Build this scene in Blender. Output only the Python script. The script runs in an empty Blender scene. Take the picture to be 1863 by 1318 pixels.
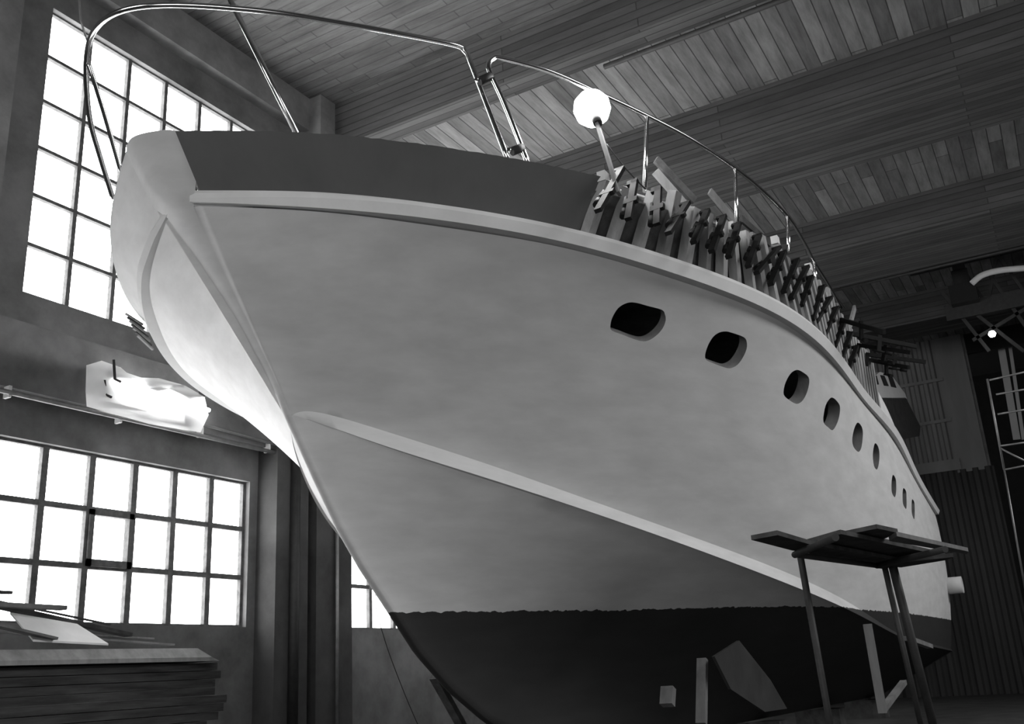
import bpy, bmesh, math, random
import numpy as np
from mathutils import Vector, Matrix
from mathutils.bvhtree import BVHTree
random.seed(7)
C = bpy.context.scene.collection
sc = bpy.context.scene

# ---------------------------------------------------------------- camera
PP = np.array([931.5, 659.0]); F = 1754.3
def _d(v):
    a = np.array([v[0], v[1], F]); return a/np.linalg.norm(a)
ez = _d(np.array([613., -4740.])-PP)
ex = _d(np.array([1983., 1167.])-PP); ex = ex-ez*(ex@ez); ex /= np.linalg.norm(ex)
ey = np.cross(ez, ex)
R = np.stack([ex, ey, ez])                 # world axes seen from the camera: +X along the window wall, +Y towards it
EYE = np.array([0., 0., 1.6])
cd = bpy.data.cameras.new('camera'); cam = bpy.data.objects.new('camera', cd); C.objects.link(cam)
cd.sensor_width = 36; cd.lens = F/1863*36; cd.clip_end = 300
m4 = Matrix.Identity(4)
for i in range(3):
    m4[i][0] = R[i, 0]; m4[i][1] = -R[i, 1]; m4[i][2] = -R[i, 2]; m4[i][3] = EYE[i]
cam.matrix_world = m4
sc.camera = cam
# ---------------------------------------------------------------- light and exposure
sc.view_settings.view_transform = 'Standard'; sc.view_settings.look = 'None'
sc.view_settings.gamma = 1; sc.view_settings.exposure = 0.0; sc.view_settings.use_curve_mapping = False
w = bpy.data.worlds.new('sky'); sc.world = w; w.use_nodes = True
w.node_tree.nodes['Background'].inputs[0].default_value = (1, 1, 1, 1)
w.node_tree.nodes['Background'].inputs[1].default_value = 2.0
def area(name, loc, rot, sx, sy, power, spread=180):
    l = bpy.data.lights.new(name, 'AREA'); l.shape = 'RECTANGLE'; l.size = sx; l.size_y = sy; l.energy = power; l.spread = math.radians(spread)
    o = bpy.data.objects.new(name, l); C.objects.link(o); o.location = loc; o.rotation_euler = rot; return o
PORT_LIGHT = 1250
area('side_fill', (18.0, -9.7, 9.6), (math.radians(62), 0, 0), 26, 4.0, PORT_LIGHT, 100)        # unseen area light added to brighten the port side
area('camera_side_fill', (-6.6, -2.0, 3.4), (math.radians(90), 0, math.radians(-90)), 12, 5.6, 400, 105)            # unseen fill light added low behind the camera for the bow
area('stem_fill', (-6.6, 8.5, 8.0), (math.radians(84), 0, math.radians(-98)), 5, 3.5, 140, 100)  # unseen fill light added to lift the stem head
WIN_EMIT = 9.5

def on(x, y, axis, val):
    c = R@np.array([x-PP[0], y-PP[1], F]); return EYE+c*((val-EYE[axis])/c[axis])
def ray(x, y):
    c = R@np.array([x-PP[0], y-PP[1], F]); return c/np.linalg.norm(c)
def proj(P):
    c = (np.asarray(P, float)-EYE)@R; return c[..., :2]/c[..., 2:]*F+PP

# ---------------------------------------------------------------- materials
def mat(name, col, rough=.7, metal=0., noise=.25, scale=3., bump=0., stretch=(1, 1, 1), detail=5., spec=.3, obj=True):
    m = bpy.data.materials.new(name); m.use_nodes = True; nt = m.node_tree; b = nt.nodes['Principled BSDF']
    b.inputs['Roughness'].default_value = rough; b.inputs['Metallic'].default_value = metal
    b.inputs['Specular IOR Level'].default_value = spec
    tc = nt.nodes.new('ShaderNodeTexCoord'); mp = nt.nodes.new('ShaderNodeMapping'); mp.inputs['Scale'].default_value = stretch
    nt.links.new(tc.outputs['Object'], mp.inputs[0])
    n = nt.nodes.new('ShaderNodeTexNoise'); n.inputs['Scale'].default_value = scale; n.inputs['Detail'].default_value = detail
    n.inputs['Roughness'].default_value = .65
    nt.links.new(mp.outputs[0], n.inputs[0])
    r = nt.nodes.new('ShaderNodeMapRange'); r.inputs[1].default_value = .3; r.inputs[2].default_value = .7
    r.inputs[3].default_value = col*(1-noise); r.inputs[4].default_value = col*(1+noise)
    nt.links.new(n.outputs['Fac'], r.inputs[0])
    nt.links.new(r.outputs[0], b.inputs['Base Color'])
    if bump:
        bp = nt.nodes.new('ShaderNodeBump'); bp.inputs['Strength'].default_value = bump; bp.inputs['Distance'].default_value = .02
        nt.links.new(n.outputs['Fac'], bp.inputs['Height']); nt.links.new(bp.outputs[0], b.inputs['Normal'])
    m['_rng'] = 1
    return m
def boards(name, c1, c2, width, height, rot=0., mortar=.012, line=.35, noise=.35, axes='XY', nscale=2.):
    """concrete cast against boards: every board its own tone, thin joints, blotches"""
    m = bpy.data.materials.new(name); m.use_nodes = True; nt = m.node_tree; b = nt.nodes['Principled BSDF']
    b.inputs['Roughness'].default_value = .9; b.inputs['Specular IOR Level'].default_value = .15
    tc = nt.nodes.new('ShaderNodeTexCoord'); sp = nt.nodes.new('ShaderNodeSeparateXYZ'); cb = nt.nodes.new('ShaderNodeCombineXYZ')
    nt.links.new(tc.outputs['Object'], sp.inputs[0])
    nt.links.new(sp.outputs[axes[0]], cb.inputs[0]); nt.links.new(sp.outputs[axes[1]], cb.inputs[1])
    br = nt.nodes.new('ShaderNodeTexBrick'); br.inputs['Scale'].default_value = 1
    br.inputs['Brick Width'].default_value = width; br.inputs['Row Height'].default_value = height
    br.inputs['Mortar Size'].default_value = mortar; br.inputs['Mortar Smooth'].default_value = .3; br.offset = .37; br.offset_frequency = 2
    br.inputs['Color1'].default_value = (c1, c1, c1, 1); br.inputs['Color2'].default_value = (c2, c2, c2, 1)
    k = min(c1, c2)*line; br.inputs['Mortar'].default_value = (k, k, k, 1)
    nt.links.new(cb.outputs[0], br.inputs[0])
    mp = nt.nodes.new('ShaderNodeMapping'); mp.inputs['Scale'].default_value = (.25, 1.5, 1); nt.links.new(cb.outputs[0], mp.inputs[0])
    n = nt.nodes.new('ShaderNodeTexNoise'); n.inputs['Scale'].default_value = nscale; n.inputs['Detail'].default_value = 8; n.inputs['Roughness'].default_value = .7
    nt.links.new(mp.outputs[0], n.inputs[0])
    r = nt.nodes.new('ShaderNodeMapRange'); r.inputs[1].default_value = .3; r.inputs[2].default_value = .7
    r.inputs[3].default_value = 1-noise; r.inputs[4].default_value = 1+noise; nt.links.new(n.outputs['Fac'], r.inputs[0])
    mx = nt.nodes.new('ShaderNodeVectorMath'); mx.operation = 'MULTIPLY'
    nt.links.new(br.outputs['Color'], mx.inputs[0]); nt.links.new(r.outputs[0], mx.inputs[1]); nt.links.new(mx.outputs[0], b.inputs['Base Color'])
    bp = nt.nodes.new('ShaderNodeBump'); bp.inputs['Strength'].default_value = .5; bp.inputs['Distance'].default_value = .02
    nt.links.new(br.outputs['Fac'], bp.inputs['Height']); bp.invert = True; nt.links.new(bp.outputs[0], b.inputs['Normal'])
    return m
def emit(name, col, s):
    m = bpy.data.materials.new(name); m.use_nodes = True; nt = m.node_tree; b = nt.nodes['Principled BSDF']
    b.inputs['Base Color'].default_value = (.8, .8, .8, 1); b.inputs['Emission Color'].default_value = (col, col, col, 1)
    b.inputs['Emission Strength'].default_value = s; return m

M = {}
M['concrete'] = mat('cast_concrete', .20, .95, noise=.35, scale=1.2, bump=.3, detail=9)
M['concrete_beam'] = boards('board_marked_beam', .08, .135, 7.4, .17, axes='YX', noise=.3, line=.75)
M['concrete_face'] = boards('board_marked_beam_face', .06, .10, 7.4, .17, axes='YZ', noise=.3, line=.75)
M['ceiling_boards'] = boards('board_marked_ceiling', .14, .28, 9.1, .30, axes='XY', noise=.35, line=.5, nscale=3)
M['ceiling_cross'] = boards('board_marked_ceiling_cross', .12, .155, 1.55, .20, axes='YX', noise=.45, line=.8)
M['pillar'] = mat('grimy_pillar', .06, .95, noise=.4, scale=.9, bump=.3, detail=9)
M['wall'] = mat('stained_plaster', .135, .95, noise=.45, scale=.9, bump=.3, detail=9)
M['floor'] = mat('dusty_floor', .05, .9, noise=.4, scale=1.5)
M['patch_panel'] = mat('dull_patch_panel', .028, .9, noise=.25, scale=2)  # for the added panel that stands for a patch of hull paint
M['iron'] = mat('dark_iron', .018, .6, noise=.4, scale=8, spec=.4)
M['frame'] = mat('window_putty_iron', .10, .8, noise=.4, scale=9)
M['pane'] = emit('daylit_frosted_glass', 1.0, WIN_EMIT)
M['hull'] = None
M['dark_panel'] = mat('dark_primed_plywood', .11, .7, noise=.12, scale=1.2, stretch=(1, 1, .3), spec=.2)
M['pale_ply'] = mat('pale_primer', .58, .75, noise=.06, scale=2, spec=.2)
M['timber_light'] = mat('planed_pine', .25, .8, noise=.3, scale=5, stretch=(1, 1, .2))
M['timber_mid'] = mat('weathered_pine', .14, .8, noise=.3, scale=5, stretch=(1, 1, .2))
M['timber_dark'] = mat('old_timber', .05, .85, noise=.5, scale=5)
M['timber_stack'] = mat('stacked_dark_timber', .045, .9, noise=.6, scale=4, stretch=(.3, 1, 3))
M['chrome'] = mat('polished_steel_tube', .75, .16, 1.0, noise=.08, scale=4)
M['steel'] = mat('grey_steel_tube', .22, .45, .6, noise=.2, scale=6)
M['rubber'] = mat('black_rubber', .015, .7, noise=.1)
M['clamp'] = mat('blackened_cast_iron', .014, .7, noise=.3, scale=12, spec=.08)
M['sheet'] = mat('white_sheet', .75, .8, noise=.06, scale=3, bump=.4)
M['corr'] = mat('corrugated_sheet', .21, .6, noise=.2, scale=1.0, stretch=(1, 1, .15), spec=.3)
M['corr_dark'] = mat('dark_corrugated_sheet', .05, .7, noise=.3, scale=1.0, stretch=(1, 1, .15), spec=.2)  # darker tone for the lower sheet of the end door
M['black'] = mat('black_and_gloom', .012, .9, noise=.2)  # plain black; also stands for the darkness beyond the end wall
M['cabin_white'] = mat('white_cabin_paint', .45, .6, noise=.06, scale=2)
M['cabin_dark'] = mat('dark_cabin_wood', .03, .5, noise=.4, scale=5)
M['bulb'] = emit('lit_bulb', 1.0, 20)
M['tubelight'] = emit('lit_tube', 1.0, 28)
M['spark'] = emit('small_lit_bulb', 1.0, 12)
def hull_mat():
    m = bpy.data.materials.new('hull_primer_and_antifouling'); m.use_nodes = True; nt = m.node_tree; b = nt.nodes['Principled BSDF']
    L = nt.links.new; N = nt.nodes.new
    tc = N('ShaderNodeTexCoord'); sp = N('ShaderNodeSeparateXYZ'); L(tc.outputs['Object'], sp.inputs[0])
    n = N('ShaderNodeTexNoise'); n.inputs['Scale'].default_value = 2.2; n.inputs['Detail'].default_value = 9; n.inputs['Roughness'].default_value = .6
    mp = N('ShaderNodeMapping'); mp.inputs['Scale'].default_value = (.5, .7, 2.2); mp.inputs['Rotation'].default_value = (0, .25, 0); L(tc.outputs['Object'], mp.inputs[0]); L(mp.outputs[0], n.inputs[0])
    r = N('ShaderNodeMapRange'); r.inputs[1].default_value = .3; r.inputs[2].default_value = .7; r.inputs[3].default_value = .505; r.inputs[4].default_value = .62; L(n.outputs['Fac'], r.inputs[0])
    n2 = N('ShaderNodeTexNoise'); n2.inputs['Scale'].default_value = 9; n2.inputs['Detail'].default_value = 4; L(tc.outputs['Object'], n2.inputs[0])
    a = N('ShaderNodeMath'); a.operation = 'MULTIPLY_ADD'; a.inputs[1].default_value = .07; L(n2.outputs['Fac'], a.inputs[0]); L(sp.outputs['Z'], a.inputs[2])
    lt = N('ShaderNodeMath'); lt.operation = 'LESS_THAN'; lt.inputs[1].default_value = 2.35+.035; L(a.outputs[0], lt.inputs[0])
    n3 = N('ShaderNodeMapRange'); n3.inputs[3].default_value = .02; n3.inputs[4].default_value = .04; L(n.outputs['Fac'], n3.inputs[0])
    mx = N('ShaderNodeMix'); mx.data_type = 'FLOAT'; L(lt.outputs[0], mx.inputs[0]); L(r.outputs[0], mx.inputs[2]); L(n3.outputs[0], mx.inputs[3])
    L(mx.outputs[0], b.inputs['Base Color']); b.inputs['Roughness'].default_value = .62; b.inputs['Specular IOR Level'].default_value = .25
    return m
M['hull'] = hull_mat()

# ---------------------------------------------------------------- helpers
class MB:
    def __init__(s): s.v = []; s.f = []; s.sm = []
    def add(s, vs, fs, smooth=False):
        k = len(s.v); s.v += [tuple(map(float, v)) for v in vs]; s.f += [tuple(i+k for i in f) for f in fs]; s.sm += [smooth]*len(fs); return s
    def box(s, a, b):
        x0, y0, z0 = a; x1, y1, z1 = b
        return s.add([(x0, y0, z0), (x1, y0, z0), (x1, y1, z0), (x0, y1, z0), (x0, y0, z1), (x1, y0, z1), (x1, y1, z1), (x0, y1, z1)],
                     [(0, 3, 2, 1), (4, 5, 6, 7), (0, 1, 5, 4), (1, 2, 6, 5), (2, 3, 7, 6), (3, 0, 4, 7)])
    def beam(s, p, q, w_, h_, up=(0, 0, 1)):
        p = Vector(p); q = Vector(q); d = (q-p).normalized(); u = Vector(up)
        if abs(d.dot(u)) > .97: u = Vector((1, 0, 0))
        sd = d.cross(u).normalized(); u = sd.cross(d).normalized()
        vs = [c+sd*a*w_/2+u*b*h_/2 for c in (p, q) for a, b in ((-1, -1), (1, -1), (1, 1), (-1, 1))]
        return s.add(vs, [(0, 1, 2, 3), (7, 6, 5, 4), (0, 4, 5, 1), (1, 5, 6, 2), (2, 6, 7, 3), (3, 7, 4, 0)])
    def tube(s, pts, r, n=10, res=0):
        P = [Vector(p) for p in pts]
        if res: P = spline(P, res)
        k0 = len(P); vs = []; fs = []
        t = (P[1]-P[0]).normalized(); a = t.orthogonal().normalized()
        for i, p in enumerate(P):
            t = (P[min(i+1, k0-1)]-P[max(i-1, 0)]).normalized()
            a = (a-t*a.dot(t)).normalized(); b = t.cross(a)
            for j in range(n):
                an = 2*math.pi*j/n; vs.append(p+a*r*math.cos(an)+b*r*math.sin(an))
        for i in range(k0-1):
            for j in range(n):
                fs.append((i*n+j, i*n+(j+1) % n, (i+1)*n+(j+1) % n, (i+1)*n+j))
        s.add(vs, fs, True)
        s.add(vs[:n], [tuple(range(n))[::-1]]); s.add(vs[-n:], [tuple(range(n))]); return s
    def lathe(s, c, prof, n=24):
        vs = []; fs = []
        for r, z in prof:
            for j in range(n): an = 2*math.pi*j/n; vs.append((c[0]+r*math.cos(an), c[1]+r*math.sin(an), c[2]+z))
        for i in range(len(prof)-1):
            for j in range(n): fs.append((i*n+j, i*n+(j+1) % n, (i+1)*n+(j+1) % n, (i+1)*n+j))
        return s.add(vs, fs, True)
    def prism(s, poly, off):
        n = len(poly); P = [Vector(p) for p in poly]; o = Vector(off)
        vs = P+[p+o for p in P]
        return s.add(vs, [tuple(range(n))[::-1], tuple(range(n, 2*n))]+[(i, (i+1) % n, (i+1) % n+n, i+n) for i in range(n)])
    def build(s, name, m, parent=None, fix=True):
        me = bpy.data.meshes.new(name); me.from_pydata(s.v, [], s.f); me.update()
        for p, k in zip(me.polygons, s.sm): p.use_smooth = k
        if fix:
            bm = bmesh.new(); bm.from_mesh(me); bmesh.ops.remove_doubles(bm, verts=bm.verts, dist=1e-5); bmesh.ops.recalc_face_normals(bm, faces=bm.faces); bm.to_mesh(me); bm.free()
        me.materials.append(m)
        o = bpy.data.objects.new(name, me); C.objects.link(o)
        if parent is not None: o.parent = parent
        return o
def spline(P, res):
    out = []
    for i in range(len(P)-1):
        p0 = P[max(i-1, 0)]; p1 = P[i]; p2 = P[i+1]; p3 = P[min(i+2, len(P)-1)]
        for k in range(res):
            t = k/res; out.append(.5*((2*p1)+(p2-p0)*t+(2*p0-5*p1+4*p2-p3)*t*t+(3*p1-p0-3*p2+p3)*t**3))
    out.append(P[-1]); return out
def tag(o, label=None, cat=None, group=None, kind=None):
    if label: o['label'] = label
    if cat: o['category'] = cat
    if group: o['group'] = group
    if kind: o['kind'] = kind
    return o
def empty(name, loc=(0, 0, 0), rz=0, label=None, cat=None, group=None, kind=None):
    o = bpy.data.objects.new(name, None); C.objects.link(o); o.location = loc; o.rotation_euler = (0, 0, rz); o.empty_display_size = .2
    return tag(o, label, cat, group, kind)
def struct(name, mb, m, parent=None):
    o = mb.build(name, m, parent)
    if parent is None: o['kind'] = 'structure'
    return o

# ================================================================ THE HALL
YW = 12.0; YB = 11.7; ZC = 13.2; XE = 39.7; X0 = -7.0; Y0 = -10.0
struct('floor', MB().box((X0, Y0, -.3), (XE+6, YW+.4, 0)), M['floor'])
# ceiling: bay before the first beam shows crosswise boards, the others lengthwise boards
def beam_x(): return [(13.7, 14.2), (18.3, 21.05), (25.7, 28.6), (33.6, 35.4)]
cb = MB().box((X0, Y0, ZC), (13.95, YW+.4, ZC+.3))
struct('ceiling', cb, M['ceiling_cross'])
cb = MB().box((13.95, Y0, ZC), (XE+.2, YW+.4, ZC+.3))
struct('ceiling', cb, M['ceiling_boards'])
struct('ceiling', MB().box((XE+.2, Y0, ZC-.3), (XE+6, YW+.4, ZC+.3)), M['black'])  # roof coloured black for the darkness beyond the end wall
for i, (a, b) in enumerate(beam_x()):
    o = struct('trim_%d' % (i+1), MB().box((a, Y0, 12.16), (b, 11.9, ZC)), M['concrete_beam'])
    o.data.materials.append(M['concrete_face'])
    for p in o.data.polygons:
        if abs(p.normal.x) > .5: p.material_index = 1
# left wall with its window openings (X0,X1,Z0,Z1)
PX = .765
lower = (12.11-9*PX, 12.11, 2.60, 5.03); upper = (7.62, 7.62+6*.77, 7.12, 11.89); third = (14.8, 14.8+6*.77, 2.60, 5.03)
# wall_left: plane YW holds the lower windows, the upper wall stands forward to YU
YU = 12.0
def wall_strip(mb, x0, x1, z0, z1, holes, y0, y1):
    xs = sorted({x0, x1, *[h[0] for h in holes], *[h[1] for h in holes]})
    for a, b in zip(xs[:-1], xs[1:]):
        hs = [h for h in holes if h[0] < (a+b)/2 < h[1]]
        zs = [z0]+[v for h in sorted(hs, key=lambda h: h[2]) for v in (h[2], h[3])]+[z1]
        for k in range(0, len(zs), 2): mb.box((a, y0, zs[k]), (b, y1, zs[k+1]))
holes = [lower, upper, third, (third[0], third[1], upper[2], upper[3]), (21.5, 27, 2.6, 5.03)]
wm = MB(); wall_strip(wm, X0, XE, 0, ZC, holes, YW, YW+.35)
struct('wall_left', wm, M['wall'])
# spandrel beam between the window rows, the pillars and the ledge under the roof
struct('trim_5', MB().box((X0, YB, 5.60), (XE, YW, 6.55)), M['wall'])
struct('trim_6', MB().box((X0, YB+.05, 12.45), (XE, YW, ZC)), M['concrete'])
struct('trim_7', MB().box((12.30, 11.55, 0), (13.10, YW, 5.60)), M['pillar'])
struct('trim_8', MB().box((13.32, 11.55, 0), (14.30, YW, 5.60)), M['pillar'])
struct('trim_9', MB().box((13.25, 11.45, 6.55), (14.25, YW, 13.2)), M['concrete'])
struct('trim_10', MB().box((5.9, 11.75, 6.55), (7.0, YW, 12.45)), M['concrete'])
struct('wall_right', MB().box((X0, Y0-.3, 0), (XE+6, Y0, ZC)), M['wall'])
struct('wall_back', MB().box((X0-.3, Y0-.3, 0), (X0, YW+.4, ZC)), M['wall'])
struct('wall_front', MB().box((XE+5.7, Y0-.3, 0), (XE+6, YW+.4, ZC)), M['black'])  # black colour stands for the gloom of the far space
def window(idx, hole, nx, nz, vent=None, wd=.035):
    x0, x1, z0, z1 = hole; yg = YW+.16
    r = empty('window_%d' % idx, ((x0+x1)/2, yg, z0), kind='structure'); ox, oy, oz = (x0+x1)/2, yg, z0
    fr = MB(); dx = (x1-x0)/nx; dz = (z1-z0)/nz
    for i in range(nx+1):
        t = wd if i not in (0, nx) else .055
        fr.box((x0+i*dx-t/1-ox, -.06, 0), (x0+i*dx+t/1-ox, .03, z1-z0))
    for k in range(nz+1):
        fr.box((x0-ox, -.055, k*dz-wd*.8), (x1-ox, .025, k*dz+wd*.8))
    fo = fr.build('window_frame', M['frame'], r)
    if vent:
        fr = MB()
        i, k = vent
        a, b = x0+i*dx-ox, x0+(i+1)*dx-ox; c, d = k*dz, (k+1)*dz
        for (p, q) in (((a, c), (a+.08, d)), ((b-.08, c), (b, d)), ((a, c), (b, c+.1)), ((a, d-.08), (b, d))):
            fr.box((p[0], -.09, p[1]), (q[0], .02, q[1]))
        fr.build('vent_sash', M['frame'], fo)
    MB().box((x0-ox, .02, 0), (x1-ox, .035, z1-z0)).build('window_panes', M['pane'], r)
window(1, lower, 9, 3, (5, 1), .05); window(2, upper, 6, 6, None, .034); window(3, third, 6, 3, None, .045); window(4, holes[3], 6, 6)
window(5, holes[4], 7, 3)
# end wall: concrete above, a sliding door of corrugated sheet, plain strip at its edge
def corrugated(x, y0, y1, z0, z1, pitch, dep):
    n = int((y1-y0)/pitch*6); vs = []
    for i in range(n+1):
        y = y0+(y1-y0)*i/n; d = dep*(.5-.5*math.cos((y-y0)/pitch*2*math.pi)); d = dep if d > dep*.65 else (0 if d < dep*.35 else d)
        vs += [(x-d, y, z0), (x-d, y, z1)]
    return MB().add(vs, [(2*i, 2*i+1, 2*i+3, 2*i+2) for i in range(n)])
ztop = on(1700, 618, 0, XE)[2]
yedge = on(1747, 610, 0, XE)[1]
zg = on(1773, 838, 0, XE)[2]
door = empty('door_1', (XE-.1, yedge, 0), kind='structure')
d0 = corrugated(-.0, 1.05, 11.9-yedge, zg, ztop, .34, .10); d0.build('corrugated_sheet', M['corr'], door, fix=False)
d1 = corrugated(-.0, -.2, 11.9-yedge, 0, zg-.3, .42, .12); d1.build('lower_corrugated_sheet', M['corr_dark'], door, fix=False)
MB().box((-.06, 0, zg-.4), (.04, 1.05, ztop)).build('edge_board', M['corr'], door)
MB().box((-.16, .9, zg-.3), (.02, 11.9-yedge, zg+.12)).build('girt', M['corr'], door)
for (px, py) in ((1740, 688), (1753, 762)):
    z = on(px, py, 0, XE)[2]; MB().box((-.14, .9, z-.06), (.0, 11.9-yedge, z+.06)).build('girt', M['corr'], door)
struct('wall_end', MB().box((XE, yedge-.1, 0), (XE+.3, YW, ZC)), M['concrete'])
struct('wall_end', MB().box((XE, Y0, 12.4), (XE+.15, yedge-.1, ZC)), M['black'])  # darkness above the opening put into the colour

# ================================================================ THE YACHT
A = math.radians(4.0)
S0 = on(712, 1115, 2, 2.35)
U = np.array([math.cos(A), -math.sin(A), 0]); Nn = np.array([-math.sin(A), -math.cos(A), 0])
def W(s, h, z): return S0*[1, 1, 0]+s*U+h*Nn+np.array([0, 0, z])      # h > 0 is the port side
def Lc(s, h, z): return (s, -h, z)                                   # the same in the yacht's own frame
def onp(x, y, h):
    c = ray(x, y); P = EYE+c*(((S0+h*Nn-EYE)@Nn)/(c@Nn)); return float((P-S0)@U), float(P[2])
def onz(x, y, z):
    P = on(x, y, 2, z)-S0; return float(P@U), float(P@Nn)
def cub(x, sn, v):
    sn = np.array(sn, float); v = np.array(v, float); x = np.atleast_1d(np.array(x, float))
    n = len(sn); h = np.diff(sn); Am = np.eye(n); b = np.zeros(n)
    for i in range(1, n-1):
        Am[i, i-1] = h[i-1]; Am[i, i] = 2*(h[i-1]+h[i]); Am[i, i+1] = h[i]; b[i] = 6*((v[i+1]-v[i])/h[i]-(v[i]-v[i-1])/h[i-1])
    m = np.linalg.solve(Am, b); k = np.clip(np.searchsorted(sn, x)-1, 0, n-2); t = x-sn[k]; hk = h[k]; u = hk-t
    return (m[k]*u**3+m[k+1]*t**3)/(6*hk)+(v[k]/hk-m[k]*hk/6)*u+(v[k+1]/hk-m[k+1]*hk/6)*t
class Cv:
    def __init__(s, sn, y, z): s.sn = sn; s.y = y; s.z = z
    def __call__(s, t):
        return np.stack([np.atleast_1d(np.array(t, float)), cub(t, s.sn, s.y), cub(t, s.sn, s.z)], 1)   # rows: s, h, z
    def at_px(s, x, lo=None, hi=None, side=1):
        t = np.linspace(s.sn[0] if lo is None else lo, s.sn[-1] if hi is None else hi, 900); q = s(t)
        P = np.array([W(a, b*side, c) for a, b, c in q]); p = proj(P); return t[np.argmin(abs(p[:, 0]-x))]
RAIL = Cv([-3.1, -2.6, -1.9, -.9, .4, 2.2, 4.5, 7.5, 11, 15.5, 20.4], [.349, 1.22, 2.098, 2.94, 3.593, 4.096, 4.144, 3.8, 3.473, 2.886, 2.391], [6.291, 6.178, 6.049, 5.921, 5.824, 5.757, 5.75, 5.819, 5.887, 5.757, 5.352])
RLOW = Cv([-3.05, -2.6, -1.9, -.9, .4, 2.2, 4.5, 7.5, 11, 15.5, 20.4], [.291, 1.12, 1.96, 2.83, 3.50, 4.03, 4.10, 3.78, 3.42, 2.86, 2.338], [6.16, 6.02, 5.88, 5.75, 5.64, 5.565, 5.55, 5.62, 5.69, 5.56, 5.18])
TOP = Cv([-3.6, -3.1, -2.5, -1.7, -.6, .8, 2.4, 4.5, 7.5, 11], [.201, 1.159, 2.019, 2.833, 3.539, 3.95, 4.06, 4.02, 3.78, 3.44], [6.78, 6.649, 6.521, 6.401, 6.354, 6.45, 6.62, 6.85, 6.95, 6.93])
CHU = Cv([-1.55, -.9, 0, 1.5, 3.5, 6, 9, 12, 16, 20.4], [.103, .51, 1.06, 1.771, 2.391, 2.726, 2.76, 2.66, 2.45, 2.1], [4.475, 4.267, 3.988, 3.568, 3.142, 2.778, 2.398, 1.985, 1.75, 1.6])
CHL = Cv([-1.55, -.9, 0, 1.5, 3.5, 6, 9, 12, 16, 20.4], [.146, .599, 1.194, 1.939, 2.529, 2.859, 2.856, 2.75, 2.5, 2.12], [4.322, 4.066, 3.762, 3.349, 2.927, 2.545, 2.212, 1.88, 1.68, 1.55])
class ChineCv(Cv):
    def __call__(s, t):
        q = super().__call__(t); w = np.exp(-np.clip(q[:, 0]+1.6, 0, None)/.16); q[:, 1] = q[:, 1]*(1-w)+.056*w; q[:, 2] = q[:, 2]*(1-w)+4.35*w; return q
CHU.__class__ = ChineCv; CHL.__class__ = ChineCv
def nose_y(z): return .055 if z < 4.35 else .055+.225*((z-4.35)/(6.23-4.35))**3
STEM_S = [-3.12, -2.73, -2.28, -1.81, -1.57, -1.2, -.82, -.47, 0, .45, 1.05, 1.81, 2.7, 4.0, 5.5]
STEM_Z = [6.23, 5.80, 5.27, 4.66, 4.28, 3.74, 3.21, 2.81, 2.35, 1.9, 1.46, 1.04, .80, .60, .5]
def stem_z(s): return np.interp(s, STEM_S, STEM_Z)
def stem_s(z): return np.interp(z, STEM_Z[::-1], STEM_S[::-1])
yacht = empty('motor_yacht', (S0[0], S0[1], 0), -A, 'huge unfinished motor yacht hull in grey primer with a black bottom, filling the boatshed', 'yacht')
# --- topsides: between the chine and the rub rail, lofted along the length
NU, NV = 130, 30
uu = np.linspace(0, 1, NU)**1.6
def topside():
    G = np.zeros((NU, NV, 3)); vv = np.linspace(0, 1, NV)
    sL = -1.61+(20.3+1.61)*uu; sU = -3.08+(20.35+3.08)*uu
    Lo = CHU(sL); Up = RLOW(sU); Up[0, 1] = .27; Lo[0, 1] = .056
    for i in range(NU):
        for j, v in enumerate(vv):
            p = Lo[i]*(1-v)+Up[i]*v
            s = p[0]
            hol = .34*math.exp(-((s+.6)/3.0)**2)*min(1, (s+3.4)/1.5) if s < 6 else .34*math.exp(-((s+.6)/3.0)**2)
            full = .22*(1/(1+math.exp(-(s-6)/2)))
            p[1] += (full-hol*min(1, uu[i]*22/1.8)**.7)*4*v*(1-v)*.55
            p[1] = max(p[1], nose_y(p[2]))
            G[i, j] = p
    # the stem line
    zs = G[0, :, 2]; G[0, :, 0] = np.array([stem_s(z) for z in zs]); G[0, :, 1] = np.array([nose_y(z) for z in zs])
    return G
TS = topside()
def grid_faces(nu, nv, off=0, flip=False):
    f = []
    for i in range(nu-1):
        for j in range(nv-1):
            a = off+i*nv+j; q = (a, a+nv, a+nv+1, a+1); f.append(q[::-1] if flip else q)
    return f
def slab(G, side, th=.14):
    nu, nv, _ = G.shape; du = np.gradient(G, axis=0); dv = np.gradient(G, axis=1); n = np.cross(du, dv); n /= (np.linalg.norm(n, axis=2, keepdims=True)+1e-9)
    n[..., :] *= np.sign(n[..., 1:2]+1e-9)
    I = G.copy(); I[..., 1] = np.maximum(I[..., 1]-th*1.35, .02); pass
    vo = [Lc(p[0], p[1]*side, p[2]) for p in G.reshape(-1, 3)]; vi = [Lc(p[0], p[1]*side, p[2]) for p in I.reshape(-1, 3)]
    k = nu*nv; fs = grid_faces(nu, nv)+grid_faces(nu, nv, k, True)
    def edge(ids):
        for a, b in zip(ids[:-1], ids[1:]): fs.append((a, b, b+k, a+k))
    edge([i*nv for i in range(nu)]); edge([i*nv+nv-1 for i in range(nu)]); edge(list(range(nv))); edge([(nu-1)*nv+j for j in range(nv)])
    mb = MB(); mb.add(vo+vi, fs, True); return mb
K0 = next(i for i in range(NU) if TS[i, 0, 0] > -1.25)
port = slab(TS[K0:], 1).build('hull', M['hull'], yacht)
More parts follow.
